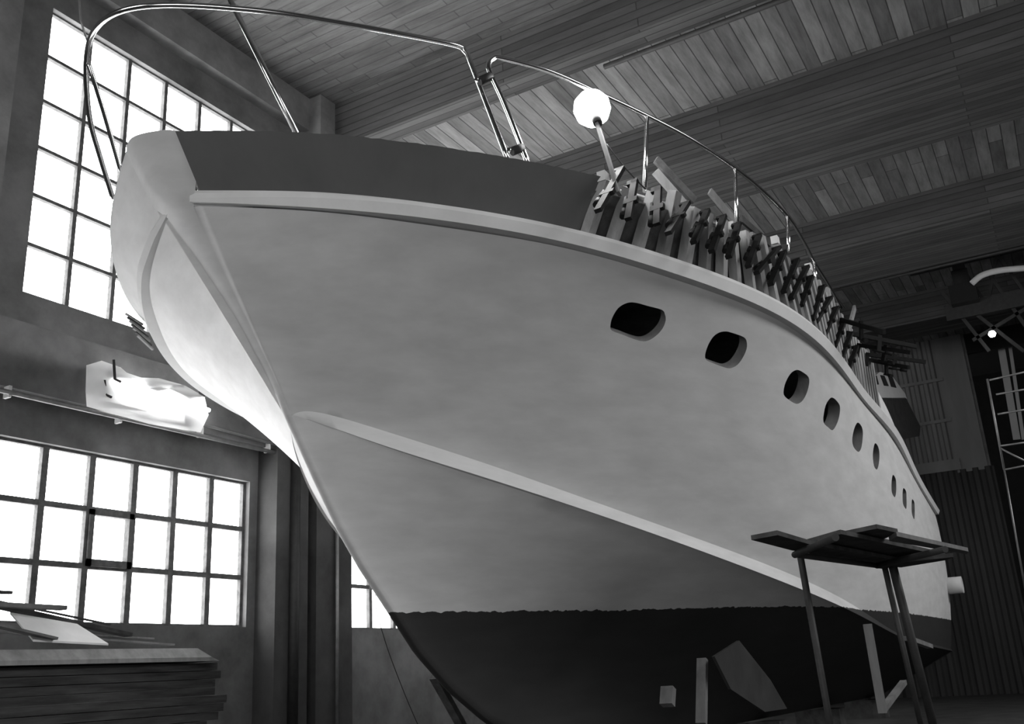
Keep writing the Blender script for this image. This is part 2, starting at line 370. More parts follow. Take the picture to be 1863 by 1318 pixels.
# --- portholes: outlines on the side, cut right through the planking
me = port.data; bvh = BVHTree.FromPolygons([W(v.co.x, -v.co.y, v.co.z) for v in me.vertices], [tuple(p.vertices) for p in me.polygons])
def z1(l, ox, oy, k): return [(ox+a/k, oy+b/k) for a, b in l]
PH = [z1([(135, 330), (150, 260), (200, 180), (270, 140), (340, 138), (440, 165), (550, 195), (575, 230), (582, 280), (560, 340), (520, 390), (460, 435), (400, 450), (320, 430), (230, 395), (150, 365)], 1080, 520, 4.436),
      z1([(900, 560), (920, 490), (960, 420), (1010, 380), (1070, 370), (1130, 385), (1210, 415), (1235, 450), (1235, 510), (1205, 580), (1160, 640), (1100, 668), (1040, 655), (960, 625), (910, 600)], 1080, 520, 4.436),
      z1([(1533, 850), (1550, 780), (1590, 710), (1640, 680), (1690, 700), (1735, 740), (1738, 800), (1715, 880), (1680, 935), (1635, 955), (1580, 925), (1540, 890)], 1080, 520, 4.436)]
PH += [z1(l, 1480, 680, 4.707) for l in (
    [(85, 370), (105, 270), (140, 215), (165, 207), (195, 230), (225, 275), (225, 340), (205, 420), (165, 485), (125, 460), (90, 425)],
    [(333, 550), (350, 470), (378, 420), (410, 450), (423, 500), (420, 570), (408, 640), (385, 672), (350, 640), (335, 600)],
    [(508, 700), (518, 620), (532, 597), (555, 630), (565, 690), (560, 770), (543, 823), (518, 790)],
    [(668, 960), (672, 900), (682, 868), (703, 900), (709, 960), (706, 1030), (694, 1060), (672, 1020)],
    [(763, 1060), (765, 1000), (773, 982), (793, 1010), (797, 1070), (797, 1140), (790, 1160), (768, 1120)],
    [(840, 1140), (842, 1095), (848, 1078), (862, 1100), (867, 1150), (866, 1235), (858, 1245), (843, 1200)])]
def smooth_poly(l, n=3):
    P = [Vector((a, b, 0)) for a, b in l]; out = []
    k = len(P)
    for i in range(k):
        p0, p1, p2, p3 = P[i-1], P[i], P[(i+1) % k], P[(i+2) % k]
        for t in np.linspace(0, 1, n, endpoint=False):
            q = .5*((2*p1)+(p2-p0)*t+(2*p0-5*p1+4*p2-p3)*t*t+(3*p1-p0-3*p2+p3)*t**3); out.append((q.x, q.y))
    return out
inv = yacht.matrix_basis.inverted()
cm = MB(); ph_info = []
for l in PH:
    pts = []; ns = Vector()
    for a, b in smooth_poly(l, 3):
        h = bvh.ray_cast(Vector(EYE), Vector(ray(a, b)))
        if h[0] is None: continue
        pts.append(inv@h[0]); n = (inv.to_3x3()@h[1]); n = n if n.y < 0 else -n; ns += n
    if len(pts) < 6: print('PORTHOLE MISSED', l[0]); continue
    ns.normalize(); ph_info.append(sum(pts, Vector())/len(pts))
    cm.prism([p+ns*.25 for p in pts], -ns*.62)
cut = cm.build('cutter', M['black'], yacht)
cut.data.materials.append(M['timber_mid']); port.data.materials.append(M['timber_mid'])
for p in cut.data.polygons: p.material_index = 1
bpy.context.view_layer.update()
md = port.modifiers.new('b', 'BOOLEAN'); md.operation = 'DIFFERENCE'; md.object = cut; md.solver = 'EXACT'
dg = bpy.context.evaluated_depsgraph_get(); nm = bpy.data.meshes.new_from_object(port.evaluated_get(dg))
port.modifiers.clear(); old = port.data; port.data = nm; print('mats', [m.name for m in nm.materials], sum(p.material_index == 1 for p in nm.polygons)); bpy.data.meshes.remove(old); bpy.data.objects.remove(cut)
print('hull verts', len(nm.vertices), 'portholes', [tuple(round(c, 2) for c in p) for p in ph_info])
# --- everything else of the shell: starboard side, bottom, nose, transom, chine flats
hb = MB()
hb.add([Lc(p[0], -p[1], p[2]) for p in TS.reshape(-1, 3)], grid_faces(NU, NV), True)
hb.add([Lc(p[0], p[1], p[2]) for p in TS[:K0+1].reshape(-1, 3)], grid_faces(K0+1, NV), True)
for side in (1, -1):
    ns_ = 110; nt_ = 22; ss = -1.61+(20.35+1.61)*np.linspace(0, 1, ns_)**1.8
    cu_, cl_ = CHU(ss), CHL(ss); pass
    hb.add([Lc(p[0], p[1]*side, p[2]) for q in zip(cu_, cl_) for p in q], [(2*i, 2*i+1, 2*i+3, 2*i+2) for i in range(ns_-1)], False)
    vs = []
    pw = np.interp(ss, [-1.55, 0, 1.36, 3.35, 4.7, 6.5, 9, 20], [1.2, 1.7, 2.1, 2.6, 1.9, 1.3, 1.05, 1.0])
    for i, s in enumerate(ss):
        zk = float(stem_z(s)) if s < 5.5 else .5; yc = max(.056, cl_[i, 1]-.05*min(1, max(0, (s+1.5)/1.5))); zc = cl_[i, 2]
        for t in np.linspace(0, 1, nt_):
            y = .055+(yc-.055)*t**pw[i]; vs.append(Lc(s, y*side, zk+(zc-zk)*t))
    hb.add(vs, grid_faces(ns_, nt_), True)
    # underside of the chine flat
    hb.add([Lc(p[0], p[1]*side-(.05*min(1, max(0, (p[0]+1.5)/1.5))*side if k else 0), p[2]) for q in cl_ for k, p in enumerate((q, q))], [(2*i, 2*i+1, 2*i+3, 2*i+2) for i in range(ns_-1)], False)
# nose: rounded stem, from the keel to the rub rail
def nose_a0(z):
    if z < 4.3: return math.radians(38)
    return float(np.interp(z, TS[0, :, 2], A0S))
A0S = []
for j in range(NV):
    sl = (TS[4, j, 1]-TS[0, j, 1])/(TS[4, j, 0]-TS[0, j, 0]); A0S.append(min(math.radians(72), max(math.radians(30), math.atan(1.3*sl))))
A0S = np.convolve(np.pad(A0S, 3, mode='edge'), np.ones(7)/7, mode='valid')
vs = []
kz = [float(stem_z(s)) for s in (-1.61+(20.35+1.61)*np.linspace(0, 1, 110)**1.8) if s < 2.7]
zz = np.array(sorted(set([round(z, 6) for z in kz if z < 4.34]+[round(z, 6) for z in TS[0, :, 2]]))); nz_ = len(zz)
for z in zz:
    s = float(stem_s(z)); y = nose_y(z)
    for k in range(9):
        a0 = nose_a0(z); an = a0+(math.pi-2*a0)*k/8; vs.append(Lc(s-(math.sin(an)-math.sin(a0))*y/math.cos(a0)*1.3, y*math.cos(an)/math.cos(a0), z))
hb.add(vs, grid_faces(nz_, 9), True)
# keel strip further aft, transom, deck
hb.add([Lc(s, y, float(stem_z(s)) if s < 5.5 else .5) for s in np.linspace(1.8, 20.35, 30) for y in (-.055, .055)], grid_faces(30, 2), False)
tr = [p for p in TS[-1]]
pts = [Lc(20.35, .08, .5), Lc(20.35, CHL(20.35)[0, 1], CHL(20.35)[0, 2])]+[Lc(20.35, p[1], p[2]) for p in tr]
pts2 = [(a, -b, c) for a, b, c in pts]
hb.add(pts+pts2[::-1], [tuple(range(len(pts)*2))], False)
shell = hb.build('hull_shell', M['hull'], yacht)
# join port side and shell into one hull mesh
bm = bmesh.new(); bm.from_mesh(port.data); bm.from_mesh(shell.data)
oc = [Lc(*p) for p in TS[K0]]; ic = [Lc(p[0], max(p[1]-.14*1.35, .02), p[2]) for p in TS[K0]]
ks = set(tuple(round(c, 3) for c in p) for p in oc+ic)
kill = [f for f in bm.faces if all(tuple(round(c, 3) for c in v.co) in ks for v in f.verts)]
print('seam faces removed', len(kill)); bmesh.ops.delete(bm, geom=kill, context='FACES')
bmesh.ops.remove_doubles(bm, verts=bm.verts, dist=.0008)
bmesh.ops.recalc_face_normals(bm, faces=bm.faces)
bm.to_mesh(port.data); bm.free()
bpy.data.objects.remove(shell)
# smooth by angle
def auto_smooth(me, deg):
    bm = bmesh.new(); bm.from_mesh(me)
    for e in bm.edges:
        m_ = (e.verts[0].co+e.verts[1].co)/2
        e.smooth = (abs(m_.y) < .31 and m_.x < 2.2) or not (len(e.link_faces) == 2 and e.calc_face_angle(0) > math.radians(deg))
    for f in bm.faces: f.smooth = True
    bm.to_mesh(me); bm.free()
auto_smooth(port.data, 32)
# deck, inside the bulwark
ds = np.linspace(-2.8, 20.3, 60); dk = RAIL(ds)
MB().add([Lc(p[0], k*(p[1]-.14), p[2]-.12) for p in dk for k in (-1, 1)], grid_faces(60, 2)).build('deck', M['timber_mid'], yacht, fix=False)
# --- rub rail
rj, tj = RAIL.at_px(365), TOP.at_px(317)
def rubrail(side, st=-3.1):
    ss = st+(20.38-st)*np.linspace(0, 1, 150)**1.5; mb = MB(); vs = []
    c = RAIL(ss); cl = RLOW(ss); d = np.gradient(c, axis=0)
    for p, l, t in zip(c, cl, d):
        n = np.array([-t[1], t[0]]); n = n/np.linalg.norm(n)         # outward in plan (s,h)
        k = min(1, max(0, (p[0]-st)/(1.2 if side > 0 else .25)))
        oo = (.015 if side > 0 else .07)*(1-min(1, max(0, (p[0]-st)/.6)))
        def q(o, z):
            o = o-oo; return Lc(p[0]+n[0]*o, (p[1]+n[1]*o)*side, z)
        zt = p[2]; zb = l[2]-.005
        vs += [q(-.10, zt+.02), q(.02, zt), q(.05*k+.005, zt-.02), q(.075*k+.005, zt-.075), q(.03*k, zb), q(-.14, zb+.01)]
    mb.add(vs, grid_faces(150, 6), False)
    mb.add(vs[-6:], [(0, 1, 2, 3, 4, 5)]); mb.add(vs[:6], [(5, 4, 3, 2, 1, 0)])
    return mb.build('rub_rail', M['pale_ply'], yacht)
rubrail(1, -3.17); rubrail(-1, -3.2)
# --- bulwark plating
def skin(s0b, s1b, s0t, s1t, side, n=60, th=.05, lift=0., wob=0.):
    """between the rub rail and the bulwark top"""
    tb = np.linspace(s0b, s1b, n); tt = np.linspace(s0t, s1t, n); b = RAIL(tb); t = TOP(tt); mb = MB(); vs = []; vi = []; nv = 5
    for p, q in zip(b, t):
        p = p.copy(); p[1] -= .05
        q = q.copy(); q[2] += lift+(random.uniform(-1, 1)*wob)
        for v in np.linspace(0, 1, nv):
            x = p*(1-v)+q*v
            vs.append(Lc(x[0], x[1]*side, x[2])); vi.append(Lc(x[0]+th*.6, max(x[1]-th, .005)*side, x[2]))
    k = n*nv; fs = grid_faces(n, nv)+grid_faces(n, nv, k, True)
    for ids in ([i*nv for i in range(n)], [i*nv+nv-1 for i in range(n)], list(range(nv)), [(n-1)*nv+j for j in range(nv)]):
        for a, b_ in zip(ids[:-1], ids[1:]): fs.append((a, b_, b_+k, a+k))
    return mb.add(vs+vi, fs, True)
re_, te = RAIL.at_px(1060), TOP.at_px(1094)
print('joints', K0, rj, tj, re_, te)
o = skin(rj, re_, tj, te, 1, wob=.006).build('bulwark_panel', M['dark_panel'], yacht); tag(o, 'dark grey bulwark panel'); auto_smooth(o.data, 35)
o = skin(-3.05, 9.5, -3.55, 9.5, -1, n=90).build('bulwark_panel', M['hull'], yacht); auto_smooth(o.data, 35)
# stem head: rounded pale nose joining both bulwarks
def resample(P, n):
    P = [Vector(p) for p in P]; L_ = [0.]
    for i in range(1, len(P)): L_.append(L_[-1]+(P[i]-P[i-1]).length)
    out = []
    for t in np.linspace(0, L_[-1], n): out.append(Vector([float(np.interp(t, L_, [p[k] for p in P])) for k in range(3)]))
    return out
nq = 33; rows_ = []
def hull_row(j, ss_=-3.0, rp=None):
    z_ = TS[0, j, 2]; y_ = nose_y(z_); s_ = TS[0, j, 0]
    pp = [TS[i, j] for i in range(NU) if TS[i, j, 0] < (rj if rp is None else rp)][::-1]
    pt_ = [(p[0]-.004, p[1]+.004, p[2]) for p in pp]
    a0 = nose_a0(z_); arc = [(s_-(math.sin(a0+(math.pi-2*a0)*k/8)-math.sin(a0))*y_/math.cos(a0)*1.3-.004, y_*math.cos(a0+(math.pi-2*a0)*k/8)/math.cos(a0), z_) for k in range(1, 8)]
    st_ = [(p[0]-.004, -p[1]-.004, p[2]) for p in pp[::-1] if p[0] < ss_]
    return pt_+arc+st_
base = hull_row(NV-1); rows_.append(resample(hull_row(NV-3), nq)); rows_.append(resample(base, nq))
for v in np.linspace(.18, 1, 11):
    a_ = RAIL(rj)[0]*(1-v)+TOP(tj)[0]*v; a_[1] -= .05*(1-v); z0_ = a_[2]
    sb = RAIL(-3.02)[0]*(1-v)+TOP(-3.5)[0]*v; sb[1] -= .05
    tip = -3.30-.36*v
    P = [a_, (tip+.10, .25+.08*v, z0_+.01), (tip+.015, .10, z0_+.02*v), (tip, -.07, z0_+.02*v), (tip+.05, -.20, z0_), (sb[0], -sb[1], sb[2])]
    rows_.append(resample(spline([Vector(p) for p in P], 6), nq))
vs = [Lc(*p) for r_ in rows_ for p in r_]; nr = len(rows_)
sm = MB().add(vs, grid_faces(nr, nq), True)
capc = Lc(-3.2, 0, 6.8); top = vs[-nq:]
sm.add(top+[capc], [(i, i+1, nq) for i in range(nq-1)], True)
o = sm.build('stem_head', M['hull'], yacht, fix=False); tag(o, 'pale rounded stem head')
# --- unplated bulwark: inner lining and the standing timbers
o = skin(re_, 10.5, te, 10.5, 1, n=50, lift=-.12).build('bulwark_lining', M['timber_dark'], yacht)
for v in o.data.vertices: v.co.y += .10
rib_s = []
s = re_+.10; k = 0
while s < 10.3:
    rib_s.append(s); s += random.uniform(.27, .34); k += 1
for i, s in enumerate(rib_s):
    f = (s-re_)/(10.5-re_); st = te+f*(10.5-te); b = RAIL(s)[0]; t = TOP(st+random.uniform(-.03, .03))[0]
    wd = random.choice((.10, .13, .16, .19) if s < 3.5 else (.09, .11, .14)); ext = random.choice((0, .0, .05, .09, -.03, .16 if s > 4 else .03))
    p = Vector(Lc(b[0], b[1]-.09, b[2]-.05)); q = Vector(Lc(t[0], t[1]-.03, t[2]+ext))
    mb = MB().beam(p, q, wd, .10, up=(0, -1, 0)); mb.build('frame_timber', M['timber_light'] if i % 2 == 0 or random.random() < .4 else M['timber_mid'], yacht)
# cap batten along the heads of the timbers
tt = np.linspace(te+.25, 9.8, 40); c = TOP(tt)
MB().tube([Lc(p[0], p[1]-.16, p[2]-.04) for p in c], .04, 4).build('top_batten', M['timber_mid'], yacht)
# pale short bulwark continuing aft of the timbers
tb = np.linspace(10.4, 15.5, 20); b = RAIL(tb)
mb = MB(); vs = [Lc(p[0], p[1]-.06-o_, p[2]+z_*(1-.8*i/19)) for i, p in enumerate(b) for (o_, z_) in ((0, -.05), (.0, .55), (.06, .55), (.06, -.05))]
mb.add(vs, grid_faces(20, 4)); mb.build('aft_bulwark', M['pale_ply'], yacht)
# --- handrails of polished tube
def topin(px, py, inset=.16, it=14):
    s = 0.
    for _ in range(it):
        h = float(TOP(np.clip(s, -3.6, 11))[0, 1])-inset; s2, z = onp(px, py, h); s = .5*s+.5*s2
    return (s2, h, z)
ZP = 7.8
r1 = [topin(925, 284)]
r1[0] = (r1[0][0], r1[0][1], r1[0][2]-.07)
a_ = onz(862, 128, ZP-.28); r1.append((a_[0], a_[1], ZP-.28)); a_ = onz(845, 92, ZP); r1.append((a_[0], a_[1], ZP))
a_ = onz(820, 80, ZP+.02); r1.append((a_[0], a_[1], ZP+.02))
for px, py in [(720, 60), (620, 42), (510, 24), (400, 13), (310, 9), (250, 13), (210, 24), (183, 42), (166, 66)]:
    a_ = onz(px, py, ZP); r1.append((a_[0], a_[1], ZP))
t_ = topin(207, 345)   # dummy for port; starboard base solved below
sb = TOP(TOP.at_px(209, -3.5, -2.4, side=-1))[0]
for px, py, h in [(158, 100, -.45), (157, 150, -.6), (164, 220, -.8), (182, 285, -.95)]:
    s_, z_ = onp(px, py, h); r1.append((s_, h, z_))
s_, z_ = onp(207, 347, -1.10); r1.append((s_, -1.10, z_-.1))
pul = MB().tube([Lc(*p) for p in r1], .027, 12, 6)
pulpit = empty('bow_pulpit', (S0[0], S0[1], 0), -A, 'bow pulpit of polished tube looping high around the stem of the yacht', 'handrail')
pul.build('top_tube', M['chrome'], pulpit)
q = []
for px, py, h in [(161, 116, -.42), (172, 150, -.45), (192, 215, -.55), (221, 300, -.66)]:
    s_, z_ = onp(px, py, h); q.append((s_, h, z_))
q[-1] = (q[-1][0], q[-1][1], q[-1][2]-.08)
MB().tube([Lc(*p) for p in q], .024, 10, 5).build('stanchion', M['chrome'], pulpit)
# port side rail
r2 = [topin(962, 292)]; r2[0] = (r2[0][0], r2[0][1], r2[0][2]-.07)
for px, py in [(918, 190), (893, 135), (889, 118), (897, 107), (915, 106), (1000, 130), (1090, 170), (1177, 211), (1260, 255), (1337, 306), (1390, 350), (1435, 397), (1465, 445), (1481, 477), (1505, 515), (1530, 560)]:
    r2.append(None if False else (*topin(px, py, .16),))
r2 = [(s_, h_, z_) for s_, h_, z_ in r2]
siderail = empty('side_rail', (S0[0], S0[1], 0), -A, 'long polished handrail running aft on stanchions above the clamped timbers', 'handrail')
MB().tube([Lc(*p) for p in r2], .027, 12, 5).build('top_tube', M['chrome'], siderail)
for (a1, b1) in (((1177, 211), (1172, 340)), ((1337, 306), (1340, 397)), ((1432, 395), (1435, 452)), ((1481, 477), (1484, 504))):
    p = topin(*a1, .16); q = topin(*b1, .16); MB().tube([Lc(*p), Lc(q[0], q[1], q[2]-.06)], .024, 10).build('stanchion', M['chrome'], siderail)
# two black rubber blocks between the tube ends
for (x0, y0, x1, y1) in ((872, 148, 893, 138), (931, 276, 951, 268)):
    p = topin(x0, y0, .16); q = topin(x1, y1, .16)
    o = MB().tube([Lc(*p), Lc(*q)], .045, 12).build('rubber_block', M['rubber'], siderail); tag(o, 'black rubber spacer')
    o2 = MB().tube([Lc(p[0]-.06, p[1], p[2]), Lc(p[0]-.02, p[1], p[2])], .02, 8).build('bolt', M['chrome'], o)
# leaning tube in front of the roof and the thin rope
p0 = (-2.2, -.9, 10.0)
s_a, z_a = onp(388, -6, -.4); s_b, z_b = onp(563, 246, .4)
o = MB().tube([W(s_b, .4, z_b-.3), W(s_a, -.4, z_a+.4)], .034, 12).build('leaning_pole', M['chrome'])
tag(o, 'straight polished tube rising steeply from the foredeck to the roof', 'pole')
s_a, z_a = onp(128, -8, -.45); s_b, z_b = onp(160, 78, -.4)
o = MB().tube([W(s_b, -.4, z_b), W((s_a+s_b)/2+.02, -.43, (z_a+z_b)/2), W(s_a-.1, -.45, z_a+1.2)], .012, 6).build('stay_wire', M['steel'])
tag(o, 'thin wire running up from the top of the bow pulpit', 'wire')
# --- deckhouse aft
def plan(l, h): return [onp(a, b, h) for a, b in l]
hs = 1.55
cabin = plan([(1588, 688), (1601, 677), (1623, 684), (1647, 717), (1650, 726), (1600, 724)], hs)
lowc = plan([(1600, 724), (1648, 724), (1675, 777), (1673, 794), (1645, 799), (1620, 800)], hs)
MB().prism([Lc(s, hs, z) for s, z in cabin], (0, 2*hs, 0)).build('wheelhouse', M['cabin_white'], yacht)
o = MB().prism([Lc(s, hs, z) for s, z in lowc], (0, 2*hs, 0)).build('deckhouse', M['cabin_dark'], yacht); tag(o, 'dark unpainted deckhouse')
for l in ([(1590, 684), (1594, 684), (1598, 700), (1594, 700)], [(1601, 683), (1608, 684), (1616, 703), (1608, 702)], [(1615, 684), (1623, 687), (1630, 706), (1621, 704)]):
    MB().prism([Lc(s, hs+.02, z) for s, z in plan(l, hs)], (0, .03, 0)).build('cabin_window', M['black'], yacht)
# exhaust / fender block at the stern quarter
sx, zx = onp(1716, 1066, 2.3)
MB().tube([Lc(20.15, 1.9, zx), Lc(20.15, 2.45, zx), Lc(20.17, 2.72, zx)], .22, 16).build('exhaust_outlet', M['pale_ply'], yacht)

# ================================================================ LAMP on its pole
ls, lz = onp(1077, 197, 3.35); bs, bz = onp(1122, 312, 3.72)
LP = Vector(W(ls, 3.35, lz)); BP = Vector(W(bs, 3.72, bz))
lamp = empty('work_lamp', BP, 0, 'glaring work lamp on a wooden pole clamped to the bulwark', 'lamp')
d = LP-BP
MB().beam((0, 0, -.25), d-d.normalized()*.16, .075, .035, up=(0, 1, 0)).build('pole', M['timber_mid'], lamp)
prof = [(.001, -.20), (.09, -.185), (.165, -.12), (.20, -.02), (.185, .08), (.12, .16), (.05, .19), (.001, .2)]
MB().lathe(d, prof, 28).build('bulb', M['bulb'], lamp)
MB().tube([d-d.normalized()*.30, d-d.normalized()*.17], .05, 12).build('socket', M['iron'], lamp)
s2, z2 = onp(1175, 345, 3.8); cp = Vector(W(s2, 3.8, z2))-BP
mid = Vector(W(*[onp(1103, 262, 3.5)[0], 3.5, onp(1103, 262, 3.5)[1]]))-BP
MB().tube([mid, (mid+cp)/2+Vector((0, 0, -.03)), cp], .008, 6, 5).build('cable', M['rubber'], lamp)
pl = bpy.data.lights.new('bulb_light', 'POINT'); pl.energy = 1000; pl.shadow_soft_size = .25
plo = bpy.data.objects.new('bulb_light', pl); C.objects.link(plo); plo.location = LP+(LP-Vector(EYE)).normalized()*0; plo.location = LP

# ================================================================ CLAMPS on the bulwark
def clamp(name, a, b, jaw, r=.022, label='', group=None, cat='clamp', jawdir=None):
    """bar clamp: bar from a to b, two arms, a screw with a cross handle"""
    a = Vector(a); b = Vector(b); d = (b-a).normalized(); L_ = (b-a).length
    root = empty(name, a, 0, label, cat, group)
    jd = Vector(jawdir) if jawdir is not None else Vector(tuple(Nn))*-1
    jd = (jd-d*jd.dot(d)).normalized()
    MB().beam((0, 0, 0), d*L_, r*1.2, r*2.0, up=jd).build('bar', M['clamp'], root)
    MB().beam(d*.03-jd*r, d*.03+jd*jaw, r*1.2, r*1.8, up=d).build('fixed_arm', M['clamp'], root)
    k = L_*random.uniform(.45, .62)
    MB().beam(d*k-jd*r*2, d*k+jd*jaw, r*1.3, r*2.0, up=d).build('sliding_arm', M['clamp'], root)
    s0 = d*(k+.10)+jd*(jaw-.01); s1 = d*(k-.10)+jd*(jaw-.01)
    sw = MB().tube([s1, s0], r*.55, 8).build('screw', M['clamp'], root)
    MB().tube([s0+d*.005, s0+d*.12], r*.95, 8).build('handle', M['clamp'], sw)
    return root
cl_px = [((1132, 316), (1098, 368)), ((1156, 338), (1146, 385)), ((1199, 350), (1196, 395)), ((1252, 378), (1224, 414)), ((1288, 392), (1268, 430)), ((1318, 402), (1300, 445)), ((1345, 415), (1330, 456)),
         ((1382, 436), (1366, 474)), ((1418, 458), (1386, 488)), ((1428, 466), (1408, 506)), ((1452, 480), (1432, 520)), ((1470, 492), (1446, 532)), ((1478, 510), (1462, 546)), ((1498, 528), (1482, 570)), ((1512, 548), (1490, 578)), ((1524, 566), (1505, 600)), ((1538, 590), (1522, 622)), ((1550, 612), (1534, 646)), ((1560, 636), (1546, 668))]
where = ['topmost, beside the lamp pole', 'just aft of the lamp pole', 'under the first stanchion', 'with its arms turned aft over the pale timbers', 'short, hanging above the pale board gap', 'middle of three side by side',
         'last of three side by side', 'hanging just before the second stanchion', 'slanting low across the timbers', 'next to the slanting one', 'below the third stanchion', 'between the third and fourth stanchions', 'below the fourth stanchion',
         'just aft of the fourth stanchion', 'slanting, by the end of the handrail', 'at the foot of the handrail', 'forward of the long bar clamps', 'under the long bar clamps', 'last and lowest on the bulwark']
for i, ((x0, y0), (x1, y1)) in enumerate(cl_px):
    p = topin(x0, y0, -.09); q = topin(x1, y1, -.09)
    x1 += (x1-x0)*.3; y1 += (y1-y0)*.3; q = (q[0], p[1]+.02, onp(x1, y1, p[1]+.02)[1]); q = (onp(x1, y1, p[1]+.02)[0], q[1], q[2])
    clamp('bar_clamp', W(p[0], p[1], p[2]+.06), W(*q), .08, .036, 'black iron clamp on the bulwark timbers, '+where[i], 'clamps gripping the bulwark timbers')
# an angular clamp frame lying across the pale timbers
fr = [(1199, 352), (1196, 395), (1228, 420)]; 
# long bar clamps sticking out aft
long_px = [((1530, 582), (1609, 604), 'topmost and shortest'), ((1540, 606), (1667, 631), 'second from the top'), ((1560, 628), (1657, 642), 'third from the top'), ((1575, 645), (1684, 659), 'longest, with its tip furthest right'), ((1580, 655), (1653, 669), 'lowest')]
for i, ((x0, y0), (x1, y1), wv) in enumerate(long_px):
    h0 = 3.95-.1*i
    p = onp(x0, y0, h0); q = onp(x1, y1, h0+.9)
    clamp('long_bar_clamp', W(p[0], h0, p[1]), W(q[0], h0+.9, q[1]), .22, .034, 'long black bar clamp jutting out past the bulwark, '+wv, 'long clamps jutting out aft', jawdir=(0, 0, -1))
# loose boards standing on the deck behind the timbers
for i, (x0, y0, x1, y1, wv) in enumerate([(1193, 290, 1262, 352, 'longest, leaning at the top'), (1192, 312, 1250, 366, 'pale, just below the longest one'), (1291, 348, 1345, 402, 'alone, forward of the second stanchion'), (1348, 398, 1432, 462, 'dark, lying against the timber heads'), (1555, 560, 1543, 590, 'upright, beside the long clamps')]):
    p = topin(x0, y0, .45); q = topin(x1, y1, .30)
    o = MB().beam(W(*p), W(q[0], q[1], q[2]-.1), .035 if i != 4 else .05, .11, up=(0, 0, 1)).build('loose_board', [M['timber_dark'], M['timber_mid'], M['timber_mid'], M['timber_dark'], M['timber_light']][i])
    tag(o, 'narrow board propped behind the bulwark timbers, '+wv, 'board', 'loose boards behind the bulwark')
# pale blocks caught in the clamps
for i, (x, y, wv) in enumerate([(1411, 439, 'at the top of the row'), (1472, 488, 'beside the fourth stanchion'), (1098, 324, 'next to the dark panel end')]):
    p = topin(x, y, .02); c = W(*p)
    o = MB().box((-.05, -.04, -.05), (.06, .05, .06)).build('wood_block', M['pale_ply']); o.location = c; tag(o, 'small pale wood block on the bulwark, '+wv, 'block')
# bundle of slats over the starboard bulwark edge
c = TOP(TOP.at_px(240, -2.4, .8, side=-1))[0]
slp = on(252, 590, 1, W(c[0], -c[1], c[2])[1]+.1)
root = empty('slat_bundle', slp, 0, 'small bundle of slat ends sticking out under the starboard bulwark', 'bundle')
for k in range(7):
    z = -.16+.05*k
    MB().beam((-.02*k, .02*k, z), (.30-.03*k, .06, z-.10), .03, .022).build('slat', M['timber_dark'] if k % 2 else M['timber_light'], root)

# ================================================================ LEFT WALL FITTINGS
def yb(px, py, y=YB-.05): return Vector(on(px, py, 1, y))
root = empty('conduit', yb(0, 712), 0, 'pair of pipes clipped along the bottom edge of the wall beam', 'pipe')
r0 = root.location
a_ = yb(-60, 697, YB-.07); b_ = yb(536, 832, YB-.07)
MB().tube([a_-r0, b_-r0], .035, 10).build('pipe', M['steel'], root)
a_ = yb(365, 779, YB-.07); b_ = yb(525, 823, YB-.07); up = Vector((0, 0, .06))
MB().tube([a_-r0+up*.6+Vector((-.4, 0, .12)), a_-r0+up*1.2, b_-r0+up*1.2], .028, 10).build('pipe', M['steel'], root)
for px, py in ((18, 714), (220, 761), (368, 787), (490, 816)):
    c = yb(px, py, YB-.07)-r0; MB().box((c.x-.02, -.03, c.z-.07), (c.x+.02, .09, c.z+.09)).build('pipe_clip', M['pale_ply'], root)
for i, (px, r, lab) in enumerate(((536, .09, 'dark drainpipe standing in the gap between the two pillars'), (613, .035, 'thin pipe running down the wall beside the far window'))):
    x = on(px, 1000, 1, 11.5)[0]
    o = MB().tube([(x, 11.5+.0, .0), (x, 11.5, 5.5)], r, 12).build('drain_pipe', M['iron'] if i == 0 else M['steel']); tag(o, lab, 'pipe')
# lit strip light behind a hanging sheet
fx = yb(185, 690); x0 = on(185, 725, 1, YB)[0]; x1 = on(372, 790, 1, YB)[0]
root = empty('strip_light', ((x0+x1)/2, YB-.12, 5.98), 0, 'glaring strip light on the wall beam under a torn white sheet', 'lamp')
hw = (x1-x0)/2
MB().box((-hw, .04, -.05), (hw, .12, .05)).build('casing', M['iron'], root)
MB().tube([(-hw+.03, -.0, -.03), (hw-.03, -.0, -.03)], .03, 12).build('tube', M['tubelight'], root)
outline = [(160, 664), (180, 658), (222, 668), (232, 678), (255, 688), (290, 688), (335, 702), (372, 722), (373, 757), (366, 787), (300, 776), (278, 770), (158, 740), (155, 712)]
yS = YB-.22
P = [Vector(on(a, b, 1, yS)) for a, b in outline]
c0 = sum(P, Vector())/len(P)
mb = MB(); rng = random.Random(3)
rings = 5; vs = [c0]; n = len(P)
for k in range(1, rings+1):
    for p in P:
        q = c0.lerp(p, k/rings); q = q+Vector((0, -.05*math.sin(q.x*9)-.04*math.cos(q.z*13)+rng.uniform(-.012, .012), 0)); vs.append(q)
fs = [(0, 1+j, 1+(j+1) % n) for j in range(n)]
for k in range(rings-1):
    for j in range(n): a = 1+k*n+j; b = 1+k*n+(j+1) % n; fs.append((a, a+n, b+n, b))
mt = bpy.data.materials.new('thin_white_sheet'); mt.use_nodes = True; nt = mt.node_tree; nt.nodes.clear()
o_ = nt.nodes.new('ShaderNodeOutputMaterial'); t1 = nt.nodes.new('ShaderNodeBsdfTranslucent'); t2 = nt.nodes.new('ShaderNodeBsdfDiffuse'); mx = nt.nodes.new('ShaderNodeMixShader'); mx.inputs[0].default_value = .4
nz = nt.nodes.new('ShaderNodeTexNoise'); nz.inputs['Scale'].default_value = 3; mr = nt.nodes.new('ShaderNodeMapRange'); mr.inputs[3].default_value = .8; mr.inputs[4].default_value = .95
